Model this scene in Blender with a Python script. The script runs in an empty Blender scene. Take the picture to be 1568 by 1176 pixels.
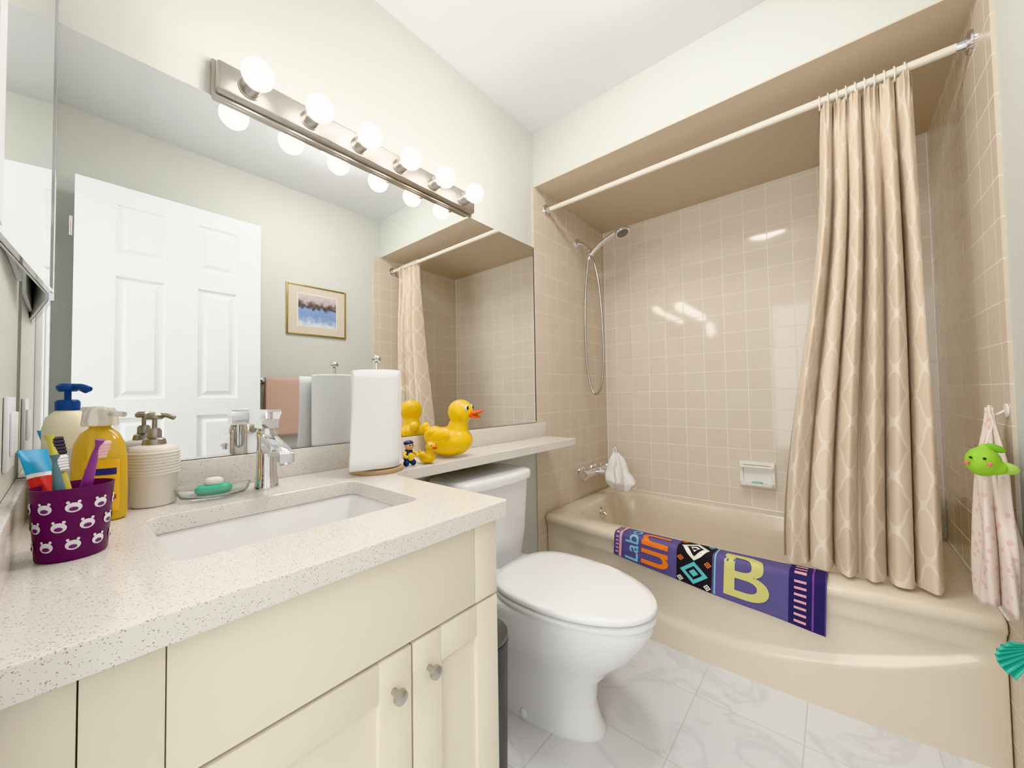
import bpy, bmesh, math, random
from math import sin, cos, pi, radians, sqrt
from mathutils import Vector, Matrix, noise
random.seed(3)
S=bpy.context.scene
C=S.collection
I4=Matrix.Identity(4)
MX=I4.copy()

# ------------------------------------------------------------ materials
def lin(c):
    c=c/255.0
    return c/12.92 if c<=.04045 else ((c+.055)/1.055)**2.4
def rgb(r,g,b): return (lin(r),lin(g),lin(b),1)
def M(name,col,rough=.5,metal=0,trans=0,emit=0,coat=0,sss=0,ior=1.45,alpha=1):
    m=bpy.data.materials.new(name); m.use_nodes=True
    b=m.node_tree.nodes['Principled BSDF']
    c=rgb(*col)
    b.inputs['Base Color'].default_value=c
    b.inputs['Roughness'].default_value=rough
    b.inputs['Metallic'].default_value=metal
    b.inputs['Transmission Weight'].default_value=trans
    b.inputs['IOR'].default_value=ior
    b.inputs['Coat Weight'].default_value=coat
    b.inputs['Subsurface Weight'].default_value=sss
    b.inputs['Subsurface Radius'].default_value=(.02,.015,.01)
    b.inputs['Alpha'].default_value=alpha
    if emit:
        b.inputs['Emission Color'].default_value=c
        b.inputs['Emission Strength'].default_value=emit
    return m
def N(nt,t,**kw):
    n=nt.nodes.new(t)
    for k,v in kw.items(): setattr(n,k,v)
    return n
def L(nt,a,b): nt.links.new(a,b)
def mth(nt,op,a,b=None,clamp=False):
    n=nt.nodes.new('ShaderNodeMath'); n.operation=op; n.use_clamp=clamp
    for i,x in enumerate((a,b)):
        if x is None: continue
        if isinstance(x,(int,float)): n.inputs[i].default_value=x
        else: L(nt,x,n.inputs[i])
    return n.outputs[0]
def mixc(nt,f,a,b):
    n=nt.nodes.new('ShaderNodeMix'); n.data_type='RGBA'
    if isinstance(f,(int,float)): n.inputs[0].default_value=f
    else: L(nt,f,n.inputs[0])
    for k,x in ((6,a),(7,b)):
        if isinstance(x,tuple): n.inputs[k].default_value=x
        else: L(nt,x,n.inputs[k])
    return n.outputs[2]
def bsdf(m): return m.node_tree.nodes['Principled BSDF']
def pos(nt): return N(nt,'ShaderNodeNewGeometry').outputs['Position']
def add_bump(m,scale,strength,dist=.001,detail=3):
    nt=m.node_tree
    n=N(nt,'ShaderNodeTexNoise'); n.inputs['Scale'].default_value=scale; n.inputs['Detail'].default_value=detail
    L(nt,pos(nt),n.inputs['Vector'])
    b=N(nt,'ShaderNodeBump'); b.inputs['Strength'].default_value=strength; b.inputs['Distance'].default_value=dist
    L(nt,n.outputs[0],b.inputs['Height']); L(nt,b.outputs[0],bsdf(m).inputs['Normal'])
    return m

def tile_mat(name,ax,size,c1,c2,grout,rough,mort=.0022,off=(0,0),vein=None):
    m=M(name,c1,rough); nt=m.node_tree
    sx=N(nt,'ShaderNodeSeparateXYZ'); L(nt,pos(nt),sx.inputs[0])
    cb=N(nt,'ShaderNodeCombineXYZ')
    L(nt,mth(nt,'ADD',sx.outputs[ax[0]],off[0]),cb.inputs[0]); L(nt,mth(nt,'ADD',sx.outputs[ax[1]],off[1]),cb.inputs[1])
    br=N(nt,'ShaderNodeTexBrick'); br.offset=0; br.squash=1
    L(nt,cb.outputs[0],br.inputs['Vector'])
    br.inputs['Color1'].default_value=rgb(*c1); br.inputs['Color2'].default_value=rgb(*c2)
    br.inputs['Mortar'].default_value=rgb(*grout)
    br.inputs['Scale'].default_value=1; br.inputs['Mortar Size'].default_value=mort
    br.inputs['Mortar Smooth'].default_value=.3
    br.inputs['Brick Width'].default_value=size; br.inputs['Row Height'].default_value=size
    col=br.outputs['Color']
    if vein:
        vz=N(nt,'ShaderNodeTexNoise'); vz.inputs['Scale'].default_value=3.2; vz.inputs['Detail'].default_value=6; vz.inputs['Distortion'].default_value=1.6
        L(nt,pos(nt),vz.inputs['Vector'])
        d=mth(nt,'ABSOLUTE',mth(nt,'SUBTRACT',vz.outputs[0],.5))
        col=mixc(nt,mth(nt,'MULTIPLY',mth(nt,'SUBTRACT',1.0,mth(nt,'MULTIPLY',d,22.0),True),.3),col,rgb(*vein))
    L(nt,col,bsdf(m).inputs['Base Color'])
    nz=N(nt,'ShaderNodeTexNoise'); nz.inputs['Scale'].default_value=9; nz.inputs['Detail'].default_value=1
    L(nt,pos(nt),nz.inputs['Vector'])
    h=mth(nt,'ADD',mth(nt,'MULTIPLY',br.outputs['Fac'],-1.0),mth(nt,'MULTIPLY',nz.outputs[0],.6))
    b=N(nt,'ShaderNodeBump'); b.inputs['Strength'].default_value=.4; b.inputs['Distance'].default_value=.0015
    L(nt,h,b.inputs['Height']); L(nt,b.outputs[0],bsdf(m).inputs['Normal'])
    L(nt,mth(nt,'ADD',mth(nt,'MULTIPLY',br.outputs['Fac'],.5),rough),bsdf(m).inputs['Roughness'])
    return m

WALL=add_bump(M('wall_paint',(211,212,204),.55),60,.1)
CEIL=add_bump(M('ceiling_paint',(232,233,234),.8),80,.15)
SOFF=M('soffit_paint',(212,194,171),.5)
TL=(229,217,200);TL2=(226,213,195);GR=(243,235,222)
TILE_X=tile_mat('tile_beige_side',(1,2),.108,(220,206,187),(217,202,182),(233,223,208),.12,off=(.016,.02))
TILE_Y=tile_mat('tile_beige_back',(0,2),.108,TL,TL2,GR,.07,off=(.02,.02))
FLOOR=tile_mat('floor_marble_tile',(0,1),.30,(236,236,237),(232,232,234),(212,210,208),.22,off=(.1,.07),vein=(192,192,196))
TUBM=M('tub_enamel_beige',(230,216,194),.2,coat=.25)
WHITE=M('porcelain_white',(242,242,243),.1,coat=.5)
SEAT=M('seat_plastic_white',(245,245,246),.2)
CHROME=M('chrome',(228,228,231),.07,1)
NICK=M('brushed_nickel',(190,184,176),.28,1)
MIRR=M('mirror_silver',(243,245,244),.0,1)
CAB=M('cabinet_cream',(240,230,209),.4)
DOORM=M('door_white',(240,241,244),.35)
BLACK=M('black_plastic',(28,27,28),.4)
DARK=M('dark_edge',(60,58,55),.5)
GOLD=M('frame_gold',(165,140,95),.35,.7)
BULB=M('bulb_glow',(255,250,244),.4,emit=22)
DOME=M('fill_dome_glow',(255,252,250),.4,emit=34)
HDOME=M('hall_fill_glow',(255,252,250),.4,emit=14)
YEL=M('duck_yellow',(252,200,20),.3,coat=.3,sss=.1)
ORG=M('duck_orange',(240,95,35),.35)
PAPER=add_bump(M('paper_towel',(248,248,248),.9),300,.3)
WOOD=M('holder_wood',(190,160,125),.5)
PURP=M('cup_purple',(84,22,74),.35)

QUARTZ=M('quartz_speckled',(226,220,210),.15)
def quartz():
    nt=QUARTZ.node_tree; p=pos(nt)
    col=rgb(231,225,217)
    for sc,c,th,sel in ((300,(134,112,98),.26,.87),(190,(174,156,140),.22,.85),(480,(170,152,138),.34,.72),(110,(144,122,106),.13,.83)):
        v=N(nt,'ShaderNodeTexVoronoi'); v.inputs['Scale'].default_value=sc; L(nt,p,v.inputs['Vector'])
        s=N(nt,'ShaderNodeSeparateColor'); L(nt,v.outputs['Color'],s.inputs[0])
        f=mth(nt,'MULTIPLY',mth(nt,'LESS_THAN',v.outputs['Distance'],th),mth(nt,'GREATER_THAN',s.outputs[0],sel))
        col=mixc(nt,mth(nt,'MULTIPLY',f,.8),col,rgb(*c))
    L(nt,col,bsdf(QUARTZ).inputs['Base Color'])
quartz()

def curtain_mat():
    m=M('curtain_ogee_fabric',(205,178,150),.5); nt=m.node_tree
    uv=N(nt,'ShaderNodeUVMap'); sx=N(nt,'ShaderNodeSeparateXYZ'); L(nt,uv.outputs[0],sx.inputs[0])
    W,H=.120,.17
    a=mth(nt,'COSINE',mth(nt,'MULTIPLY',sx.outputs[0],2*pi/W))
    ph=mth(nt,'MULTIPLY',sx.outputs[1],2*pi/H)
    w=mth(nt,'MULTIPLY',mth(nt,'SINE',mth(nt,'MULTIPLY',ph,2)),.30)
    b=mth(nt,'COSINE',mth(nt,'ADD',ph,w))
    f=mth(nt,'ADD',a,b)
    af=mth(nt,'ABSOLUTE',f)
    line=mth(nt,'SUBTRACT',1.0,mth(nt,'MULTIPLY',af,2.6),True)
    inner=mth(nt,'MULTIPLY',mth(nt,'GREATER_THAN',f,0),1.0)
    base=mixc(nt,inner,rgb(220,200,177),rgb(213,191,167))
    col=mixc(nt,mth(nt,'MULTIPLY',mth(nt,'GREATER_THAN',line,.35),.6),base,rgb(238,225,209))
    L(nt,col,bsdf(m).inputs['Base Color'])
    bsdf(m).inputs['Sheen Weight'].default_value=.15
    return m
CURT=curtain_mat()

def picture_mat():
    m=M('lake_painting',(90,110,140),.4); nt=m.node_tree
    p=pos(nt); sx=N(nt,'ShaderNodeSeparateXYZ'); L(nt,p,sx.inputs[0])
    z=mth(nt,'DIVIDE',mth(nt,'SUBTRACT',sx.outputs[2],1.55),.21)
    nz=N(nt,'ShaderNodeTexNoise'); nz.inputs['Scale'].default_value=30; nz.inputs['Detail'].default_value=5; L(nt,p,nz.inputs['Vector'])
    zz=mth(nt,'ADD',z,mth(nt,'MULTIPLY',mth(nt,'SUBTRACT',nz.outputs[0],.5),.55))
    r=N(nt,'ShaderNodeValToRGB'); L(nt,zz,r.inputs[0]); e=r.color_ramp.elements
    e[0].position=0; e[0].color=rgb(215,220,230); e[1].position=1; e[1].color=rgb(205,195,195)
    for q,c in ((.15,(160,180,210)),(.3,(120,150,200)),(.5,(135,160,205)),(.60,(70,65,70)),(.70,(130,105,95)),(.80,(185,172,176))):
        x=e.new(q); x.color=rgb(*c)
    L(nt,r.outputs[0],bsdf(m).inputs['Base Color'])
    return m
PICT=picture_mat()

# ------------------------------------------------------------ builders
def E(name,loc=(0,0,0)):
    e=bpy.data.objects.new(name,None); e.empty_display_size=.05; e.location=loc; C.objects.link(e); return e
def link(ob,parent):
    C.objects.link(ob)
    if parent:
        ob.parent=parent; ob.matrix_parent_inverse=Matrix.Translation(-Vector(parent.location))
    return ob
def fin(bm,name,mat,parent=None,smooth=True,angle=40,recalc=True):
    bm.transform(MX)
    if recalc: bmesh.ops.recalc_face_normals(bm,faces=bm.faces)
    me=bpy.data.meshes.new(name); bm.to_mesh(me); bm.free()
    for m in (mat if isinstance(mat,(list,tuple)) else [mat]): me.materials.append(m)
    if smooth:
        for p in me.polygons: p.use_smooth=True
        try: me.set_sharp_from_angle(angle=radians(angle))
        except Exception: pass
    ob=bpy.data.objects.new(name,me); return link(ob,parent)
def apply_mods(ob):
    bpy.context.view_layer.update()
    dg=bpy.context.evaluated_depsgraph_get()
    me=bpy.data.meshes.new_from_object(ob.evaluated_get(dg)); ob.modifiers.clear(); ob.data=me
    return ob
def box(name,lo,hi,mat,parent=None,bev=0,seg=2):
    bm=bmesh.new()
    bmesh.ops.create_cube(bm,size=1)
    for v in bm.verts:
        v.co=Vector([lo[i]+(v.co[i]+.5)*(hi[i]-lo[i]) for i in range(3)])
    if bev: bmesh.ops.bevel(bm,geom=bm.edges[:],offset=bev,segments=seg,profile=.5,affect='EDGES')
    return fin(bm,name,mat,parent,smooth=bool(bev))
def loft(name,rings,mat,parent=None,cap0=True,cap1=True,closed=True,angle=40,smooth=True):
    bm=bmesh.new(); vr=[[bm.verts.new(p) for p in r] for r in rings]
    n=len(vr[0])
    for a,b in zip(vr,vr[1:]):
        for i in range(n if closed else n-1):
            j=(i+1)%n
            bm.faces.new((a[i],a[j],b[j],b[i]))
    if cap0: bm.faces.new(vr[0])
    if cap1: bm.faces.new(vr[-1])
    return fin(bm,name,mat,parent,smooth,angle)
def lathe(name,prof,loc,mat,parent=None,seg=32,rot=None,angle=40,sx=1,sy=1):
    loc=Vector(loc); R=rot if rot else Matrix.Identity(3)
    rings=[]
    for r,z in prof:
        r=max(r,.00015)
        rings.append([loc+R@Vector((r*cos(2*pi*i/seg)*sx,r*sin(2*pi*i/seg)*sy,z)) for i in range(seg)])
    return loft(name,rings,mat,parent,angle=angle)
def axis_rot(d): return Vector((0,0,1)).rotation_difference(Vector(d).normalized()).to_matrix()
def rod(name,a,b,r,mat,parent=None,seg=24,r2=None,bev=0):
    a=Vector(a); b=Vector(b); d=(b-a).length; r2=r if r2 is None else r2
    pr=[(r-bev,0),(r,bev),(r2,d-bev),(r2-bev,d)] if bev else [(r,0),(r2,d)]
    return lathe(name,pr,a,mat,parent,seg,axis_rot(b-a))
def catmull(P,k):
    P=[Vector(p) for p in P]; Q=[P[0]*2-P[1]]+P+[P[-1]*2-P[-2]]; out=[]
    for i in range(1,len(Q)-2):
        p0,p1,p2,p3=Q[i-1:i+3]
        for j in range(k):
            t=j/k
            out.append(.5*((2*p1)+(p2-p0)*t+(2*p0-5*p1+4*p2-p3)*t*t+(3*p1-p0-3*p2+p3)*t**3))
    out.append(P[-1]); return out
def tube(name,P,r,mat,parent=None,k=8,seg=12):
    pts=catmull(P,k) if k>1 else [Vector(p) for p in P]
    n=len(pts); rings=[]; up=None
    for i,p in enumerate(pts):
        t=(pts[min(i+1,n-1)]-pts[max(i-1,0)]).normalized()
        if up is None:
            up=Vector((0,0,1)) if abs(t.z)<.9 else Vector((0,1,0))
        s=t.cross(up).normalized(); up=s.cross(t).normalized()
        rr=r(i/(n-1)) if callable(r) else r
        rings.append([p+s*cos(2*pi*j/seg)*rr+up*sin(2*pi*j/seg)*rr for j in range(seg)])
    return loft(name,rings,mat,parent)
def rr(x0,x1,y0,y1,r,z,ns=6,nc=6,fn=None):
    pts=[]
    cs=[((x0+r,y0+r),pi),((x1-r,y0+r),1.5*pi),((x1-r,y1-r),0),((x0+r,y1-r),.5*pi)]
    ends=[]
    for (c,a0) in cs:
        ends.append([(c[0]+r*cos(a0+pi/2*i/nc),c[1]+r*sin(a0+pi/2*i/nc)) for i in range(nc+1)])
    for k in range(4):
        arc=ends[k]; nx=ends[(k+1)%4][0]; n=ns[k] if isinstance(ns,(list,tuple)) else ns
        pts+=arc
        for i in range(1,n): 
            t=i/n; pts.append((arc[-1][0]*(1-t)+nx[0]*t,arc[-1][1]*(1-t)+nx[1]*t))
    out=[]
    for x,y in pts:
        v=Vector((x,y,z))
        if fn: v=fn(v)
        out.append(v)
    return out
def grid(name,nu,nv,f,mat,parent=None,solid=0,uvf=None,smooth=True):
    bm=bmesh.new(); V=[[bm.verts.new(f(i/nu,j/nv)) for j in range(nv+1)] for i in range(nu+1)]
    uvl=bm.loops.layers.uv.new('UVMap')
    for i in range(nu):
        for j in range(nv):
            fc=bm.faces.new((V[i][j],V[i+1][j],V[i+1][j+1],V[i][j+1]))
            for lp,(a,b) in zip(fc.loops,((i,j),(i+1,j),(i+1,j+1),(i,j+1))):
                u,v=a/nu,b/nv
                lp[uvl].uv=uvf(u,v) if uvf else (u,v)
    ob=fin(bm,name,mat,parent,smooth,angle=80)
    if solid:
        md=ob.modifiers.new('s','SOLIDIFY'); md.thickness=solid; md.offset=0; apply_mods(ob)
    return ob
def ell(bm,c,s,R=None,sub=3):
    m=Matrix.Translation(c)@(R.to_4x4() if R else I4)@Matrix.Diagonal((s[0],s[1],s[2],1))
    bmesh.ops.create_icosphere(bm,subdivisions=sub,radius=1,matrix=m)
def blob(name,parts,mat,parent,voxel=.004,smooth=6):
    bm=bmesh.new()
    for p in parts: ell(bm,*p)
    ob=fin(bm,name,mat,parent)
    md=ob.modifiers.new('r','REMESH'); md.mode='VOXEL'; md.voxel_size=voxel; md.use_smooth_shade=True
    ms=ob.modifiers.new('s','SMOOTH'); ms.iterations=smooth; ms.factor=.6
    apply_mods(ob)
    for p in ob.data.polygons: p.use_smooth=True
    return ob
def sph(name,c,s,mat,parent,R=None,sub=3):
    bm=bmesh.new(); ell(bm,c,s,R,sub); return fin(bm,name,mat,parent)

# ------------------------------------------------------------ dimensions
XR=1.55; YB=2.42; YF=-.06; ZC=2.46; ZS=2.165; YS=1.62; ZT=.83
# ------------------------------------------------------------ shell
box('floor',(-.1,-1.4,-.1),(XR+.1,YB+.1,0),FLOOR)
box('ceiling',(-.1,-1.4,ZC),(XR+.1,YB+.1,ZC+.1),CEIL)
box('wall_left',(-.1,YF-.1,0),(0,YB+.1,ZC),WALL)
box('wall_right',(XR,-1.4,0),(XR+.1,YB+.1,ZC),WALL)
box('wall_back',(0,YB,0),(XR,YB+.1,ZC),WALL)
wf=E('wall_front')
DX0,DX1,DZ=.70,1.435,2.10
box('wall_piece_left',(-.1,YF-.1,0),(DX0,YF,ZC),WALL,wf)
box('wall_piece_right',(DX1+.0,YF-.1,0),(XR,YF,ZC),WALL,wf)
box('wall_piece_above',(DX0,YF-.1,DZ),(DX1,YF,ZC),WALL,wf)
box('wall_hall',(-.1,-1.5,0),(XR+.1,-1.4,ZC),WALL)
box('wall_hall_end',(-.2,-1.4,0),(-.1,YF-.1,ZC),WALL)
tr=E('trim_doorway')
box('casing_a',(DX0-.06,YF,0),(DX0,YF+.014,DZ+.06),DOORM,tr,.003)
box('casing_b',(DX1,YF,0),(DX1+.06,YF+.014,DZ+.06),DOORM,tr,.003)
box('casing_top',(DX0,YF,DZ),(DX1,YF+.014,DZ+.06),DOORM,tr,.003)
box('jamb_a',(DX0,YF-.1,0),(DX0+.012,YF,DZ),DOORM,tr)
box('jamb_b',(DX1-.004,YF-.1,0),(DX1,YF,DZ),DOORM,tr)
box('baseboard_right',(XR-.012,YF,0),(XR,1.55,.09),DOORM,None,.003)
box('baseboard_left',(0,.62,0),(.012,1.59,.09),DOORM,None,.003)
# soffit
sf=E('ceiling_soffit')
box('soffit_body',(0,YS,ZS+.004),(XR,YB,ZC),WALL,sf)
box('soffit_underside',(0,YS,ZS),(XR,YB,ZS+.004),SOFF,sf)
# tile
ts=E('wall_tile_surround')
TT=.008
box('tile_left',(0,1.60,0),(TT,YB,ZS),TILE_X,ts)
box('tile_back',(TT,YB-TT,.3),(XR-TT,YB,ZS),TILE_Y,ts)
box('tile_right',(XR-TT,1.56,0),(XR,YB,ZS),TILE_X,ts)
CAULK=M('caulk_white',(242,239,233),.4)
rod('caulk_left',(TT+.001,YB-TT-.001,.42),(TT+.001,YB-TT-.001,ZS),.003,CAULK,ts,8)
rod('caulk_right',(XR-TT-.001,YB-TT-.001,.42),(XR-TT-.001,YB-TT-.001,ZS),.003,CAULK,ts,8)
rod('caulk_tub_back',(TT,YB-TT-.001,.422),(XR-TT,YB-TT-.001,.422),.004,CAULK,ts,8)
rod('caulk_tub_right',(XR-TT-.001,1.66,.422),(XR-TT-.001,YB,.422),.004,CAULK,ts,8)

# ------------------------------------------------------------ bathtub
XM=XR/2; TZ=.42
TX0,TX1=TT+.002,XR-TT-.002
def bowf(x): return .05*(1-((x-XM)/XM)**2)
def yfront(x): return 1.66-bowf(x)
def ss(a,b,x):
    t=max(0,min(1,(x-a)/(b-a))); return t*t*(3-2*t)
def tub():
    par=E('bathtub',(XM,2.04,0))
    NS=[90,10,60,10]; y1=YB-TT-.002
    def mk(x0,x1,y0,yb,r,z,k,rec=False):
        def fn(v):
            w=max(0,1-(v.y-y0)/.10)
            v=Vector(v); off=k*bowf(v.x)*w
            v.y-=off
            if rec and w>.5:
                x=v.x
                zb=.10+.16*((x-.74)/.70)**2
                m=ss(zb-.014,zb+.024,z)*(1-ss(.29,.325,z))*ss(.10,.2,x)*(1-ss(1.45,1.52,x))
                v.y+=.016*m
            return v
        return rr(x0,x1,y0,yb,r,z,NS,6,fn)
    rings=[]
    z=0
    while z<=.3651:
        rings.append(mk(TX0,TX1,1.678,y1,.004,z,1,True)); z+=.0083
    rings.append(mk(TX0,TX1,1.672,y1,.004,.372,1))
    rings.append(mk(TX0,TX1,1.662,y1,.004,.380,1))
    rings.append(mk(TX0,TX1,1.658,y1,.006,.392,1))
    rings.append(mk(TX0,TX1,1.659,y1,.008,.406,1))
    rings.append(mk(TX0+.001,TX1-.001,1.664,y1-.001,.01,.415,1))
    rings.append(mk(TX0+.003,TX1-.003,1.674,y1-.003,.012,TZ,1))
    rings.append(mk(.105,1.445,1.752,2.352,.13,TZ+.001,.7))
    rings.append(mk(.112,1.438,1.760,2.345,.13,TZ-.003,.7))
    rings.append(mk(.118,1.43,1.767,2.338,.13,TZ-.014,.7))
    rings.append(mk(.135,1.40,1.785,2.325,.13,.30,.6))
    rings.append(mk(.16,1.33,1.80,2.31,.13,.16,.5))
    rings.append(mk(.19,1.27,1.83,2.28,.12,.10,.4))
    rings.append(mk(.25,1.2,1.88,2.23,.10,.085,.3))
    loft('tub_shell',rings,TUBM,par,True,True,angle=35)
    R=axis_rot((1,0,.12))
    lathe('overflow_plate',[(0,0),(.034,0),(.034,.006),(.028,.012),(.012,.013),(0,.012)],(.128,2.07,.352),CHROME,par,28,R)
    rod('overflow_lever',(.14,2.07,.35),(.158,2.07,.338),.005,CHROME,par,10)
    lathe('drain',[(0,0),(.028,0),(.026,.004),(0,.004)],(.30,2.06,.086),CHROME,par,24)
tub()

# ------------------------------------------------------------ mirror, splash, counter
mr=E('wall_mirror',(0,.8,1.37))
box('mirror_glass',(.001,YF+.004,.912),(.006,1.598,1.832),MIRR,mr)
box('mirror_edge_strip_bottom',(.001,YF+.004,.907),(.009,1.598,.912),CHROME,mr)
box('mirror_edge_strip_end',(.001,1.598,.907),(.008,1.601,1.832),DARK,mr)

def arcpts(c,r,a0,a1,n): return [(c[0]+r*cos(a0+(a1-a0)*i/n),c[1]+r*sin(a0+(a1-a0)*i/n)) for i in range(n+1)]
VX=.667; VY=.61; SX=.205; SY=1.665
ct=E('vanity_countertop',(.33,.3,ZT))
def counter():
    out=[(.001,YF+.001),(VX,YF+.001)]
    out+=arcpts((VX-.008,VY-.008),.008,0,pi/2,4)
    out+=arcpts((SX+.07,VY+.07),.07,-pi/2,-pi,8)
    out+=arcpts((SX-.006,SY-.006),.006,0,pi/2,3)
    out+=[(.001,SY)]
    bm=bmesh.new()
    f=bm.faces.new([bm.verts.new((x,y,ZT-.034)) for x,y in out])
    g=bmesh.ops.extrude_face_region(bm,geom=[f])
    for v in g['geom']:
        if isinstance(v,bmesh.types.BMVert): v.co.z=ZT
    ob=fin(bm,'counter_slab',QUARTZ,ct,False)
    cut=loft('cut',[rr(.215,.515,.10,.50,.025,z) for z in (ZT-.1,ZT+.1)],QUARTZ,None)
    md=ob.modifiers.new('b','BOOLEAN'); md.operation='DIFFERENCE'; md.object=cut; md.solver='EXACT'
    mb=ob.modifiers.new('v','BEVEL'); mb.width=.002; mb.segments=2; mb.limit_method='ANGLE'
    apply_mods(ob); bpy.data.objects.remove(cut)
counter()
box('backsplash',(.001,YF+.001,ZT),(.021,SY,.905),QUARTZ,ct,.0015)
box('sidesplash',(.021,YF+.001,ZT),(.62,YF+.016,.905),QUARTZ,ct,.0015)
sk=E('undermount_sink',(.36,.3,.75))
BAS=M('basin_white',(246,244,243),.12,coat=.4)
loft('basin',[rr(a,b,c,d,r,z) for a,b,c,d,r,z in (
  (.195,.535,.08,.52,.03,ZT-.0345),(.209,.521,.094,.506,.03,ZT-.0355),(.214,.516,.099,.501,.035,ZT-.045),(.222,.508,.107,.493,.04,ZT-.10),
  (.235,.495,.12,.48,.045,ZT-.13),(.27,.46,.155,.445,.05,ZT-.14))],BAS,sk,cap0=False)
lathe('sink_drain',[(0,0),(.024,0),(.022,.004),(0,.003)],(.36,.3,ZT-.14),CHROME,sk,24)

# vanity cabinet (hollow carcass)
vc=E('vanity_cabinet',(.33,.27,0))
cf=.622; zt_=ZT-.036
box('side_panel_a',(.001,YF+.002,.09),(cf,YF+.018,zt_),CAB,vc)
box('side_panel_b',(.001,VY-.028,.0),(cf,VY-.012,zt_),CAB,vc)
box('back_panel',(.001,YF+.018,.09),(.012,VY-.028,zt_),CAB,vc)
box('bottom_panel',(.012,YF+.018,.09),(cf,VY-.028,.108),CAB,vc)
box('front_rail',(cf-.018,YF+.018,.60),(cf,VY-.028,.66),CAB,vc)
box('front_rail_top',(cf-.018,YF+.018,.75),(cf,VY-.028,zt_),CAB,vc)
box('front_rail_low',(cf-.018,YF+.018,.108),(cf,VY-.028,.14),CAB,vc)
box('front_stile_a',(cf-.018,YF+.018,.14),(cf,.03,.75),CAB,vc)
box('front_stile_b',(cf-.018,.36,.14),(cf,.41,.60),CAB,vc)
box('toe_kick',(cf-.08,YF+.002,0),(cf-.06,VY-.028,.09),CAB,vc)
def frontpiece(name,y0,y1,z0,z1,fr,rails=True):
    x0=cf+.001; x1=cf+.020
    if rails:
        box(name+'_panel',(x0,y0+.004,z0+.004),(x1-.009,y1-.004,z1-.004),CAB,vc)
        for i,(a,b,c,d) in enumerate(((y0,y0+fr,z0,z1),(y1-fr,y1,z0,z1),(y0+fr,y1-fr,z0,z0+fr),(y0+fr,y1-fr,z1-fr,z1))):
            box(f'{name}_frame_{i}',(x0,a,c),(x1,b,d),CAB,vc,.0008)
    else:
        for i,(a,b) in enumerate(((y0,y0+fr),(y0+fr+.0012,y1-fr-.0012),(y1-fr,y1))):
            box(f'{name}_board_{i}',(x0,a,z0),(x1-(0 if i!=1 else .001),b,z1),CAB,vc,.0008)
frontpiece('drawer',.012,VY-.012,.636,.785,.062,False)
box('filler',(cf+.001,YF+.003,.10),(cf+.018,.0108,.785),CAB,vc,.0008)
frontpiece('door_a',.388,VY-.012,.10,.631,.060)
frontpiece('door_b',.012,.384,.10,.631,.060)
for i,y in enumerate((.350,.420)):
    rod(f'knob_stem_{i}',(cf+.02,y,.575),(cf+.035,y,.575),.005,NICK,vc,12)
    lathe(f'knob_{i}',[(0,0),(.007,0),(.012,.005),(.011,.011),(0,.014)],(cf+.033,y,.575),NICK,vc,20,axis_rot((1,0,0)))

# ------------------------------------------------------------ basin faucet
fa=E('basin_faucet',(.125,.33,ZT))
fx,fy=.125,.325
lathe('body',[(0,0),(.027,0),(.028,.004),(.025,.012),(.022,.04),(.0215,.12),(.023,.135),(.022,.142),(0,.142)],(fx,fy,ZT),CHROME,fa,32)
loft('spout',[[Vector((fx+.012+d,fy+a*w,ZT+zc+b*h)) for a,b in ((-1,-1),(-.8,-1.2),(.8,-1.2),(1,-1),(1,1),(.8,1.2),(-.8,1.2),(-1,1))] for d,zc,w,h in ((0,.112,.017,.020),(.04,.108,.017,.014),(.08,.100,.017,.011),(.115,.090,.016,.010),(.122,.086,.015,.009))],CHROME,fa,angle=50)
rod('aerator',(fx+.122,fy,ZT+.085),(fx+.125,fy,ZT+.070),.011,CHROME,fa,20)
lathe('handle_collar',[(0,.142),(.020,.142),(.020,.149),(0,.149)],(fx,fy,ZT),CHROME,fa,28)
loft('handle',[[Vector((fx+x,fy+y,ZT+.149+z)) for x,y in pr] for z,pr in (
  (0,[(-.022,-.020),(.024,-.018),(.024,.018),(-.022,.020)]),
  (.022,[(-.024,-.021),(.030,-.018),(.030,.018),(-.024,.021)]),
  (.040,[(-.020,-.021),(.052,-.016),(.052,.016),(-.020,.021)]),
  (.046,[(-.016,-.018),(.054,-.014),(.054,.014),(-.016,.018)]))],CHROME,fa,angle=30)

# ------------------------------------------------------------ vanity light bar
lb=E('vanity_light_bar',(0,.69,1.88))
BZ=1.872
bmY0,bmY1=.232,1.145
box('bar_back',(.001,bmY0,BZ-.040),(.012,bmY1,BZ+.055),NICK,lb,.003)
box('bar_front',(.012,bmY0+.006,BZ-.034),(.040,bmY1-.006,BZ+.044),NICK,lb,.008,3)
RX=axis_rot((1,0,0))
for i in range(6):
    y=.307+i*.1522
    lathe(f'socket_{i}',[(0,0),(.026,0),(.026,.006),(.0235,.008),(.0225,.034),(.018,.039),(0,.039)],(.038,y,BZ),NICK,lb,24,RX)
    R0=.036; a0=math.asin(.016/R0)
    pr=[(.0145,-.004),(.016,.002)]+[(R0*sin(t),.002+R0*cos(a0)-R0*cos(t)) for t in [a0+(pi-a0)*k/16 for k in range(1,17)]]
    lathe(f'bulb_{i}',pr,(.078,y,BZ),BULB,lb,28,RX)
# added ceiling domes, out of view, as fill light for room and hall
for nm,cx,cy_l,mt in (('ceiling_fill_dome',.80,.97,DOME),('hall_fill_dome',.8,-.8,HDOME)):
    dl=E(nm,(cx,cy_l,ZC))
    lathe('fill_lamp_base',[(0,0),(.17,0),(.17,-.02),(0,-.02)],(cx,cy_l,ZC-.0005),NICK,dl,36)
    lathe('fill_lamp_dome',[(.16,-.021),(.158,-.035),(.14,-.055),(.10,-.072),(.05,-.080),(0,-.082)],(cx,cy_l,ZC),mt,dl,36)
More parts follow.
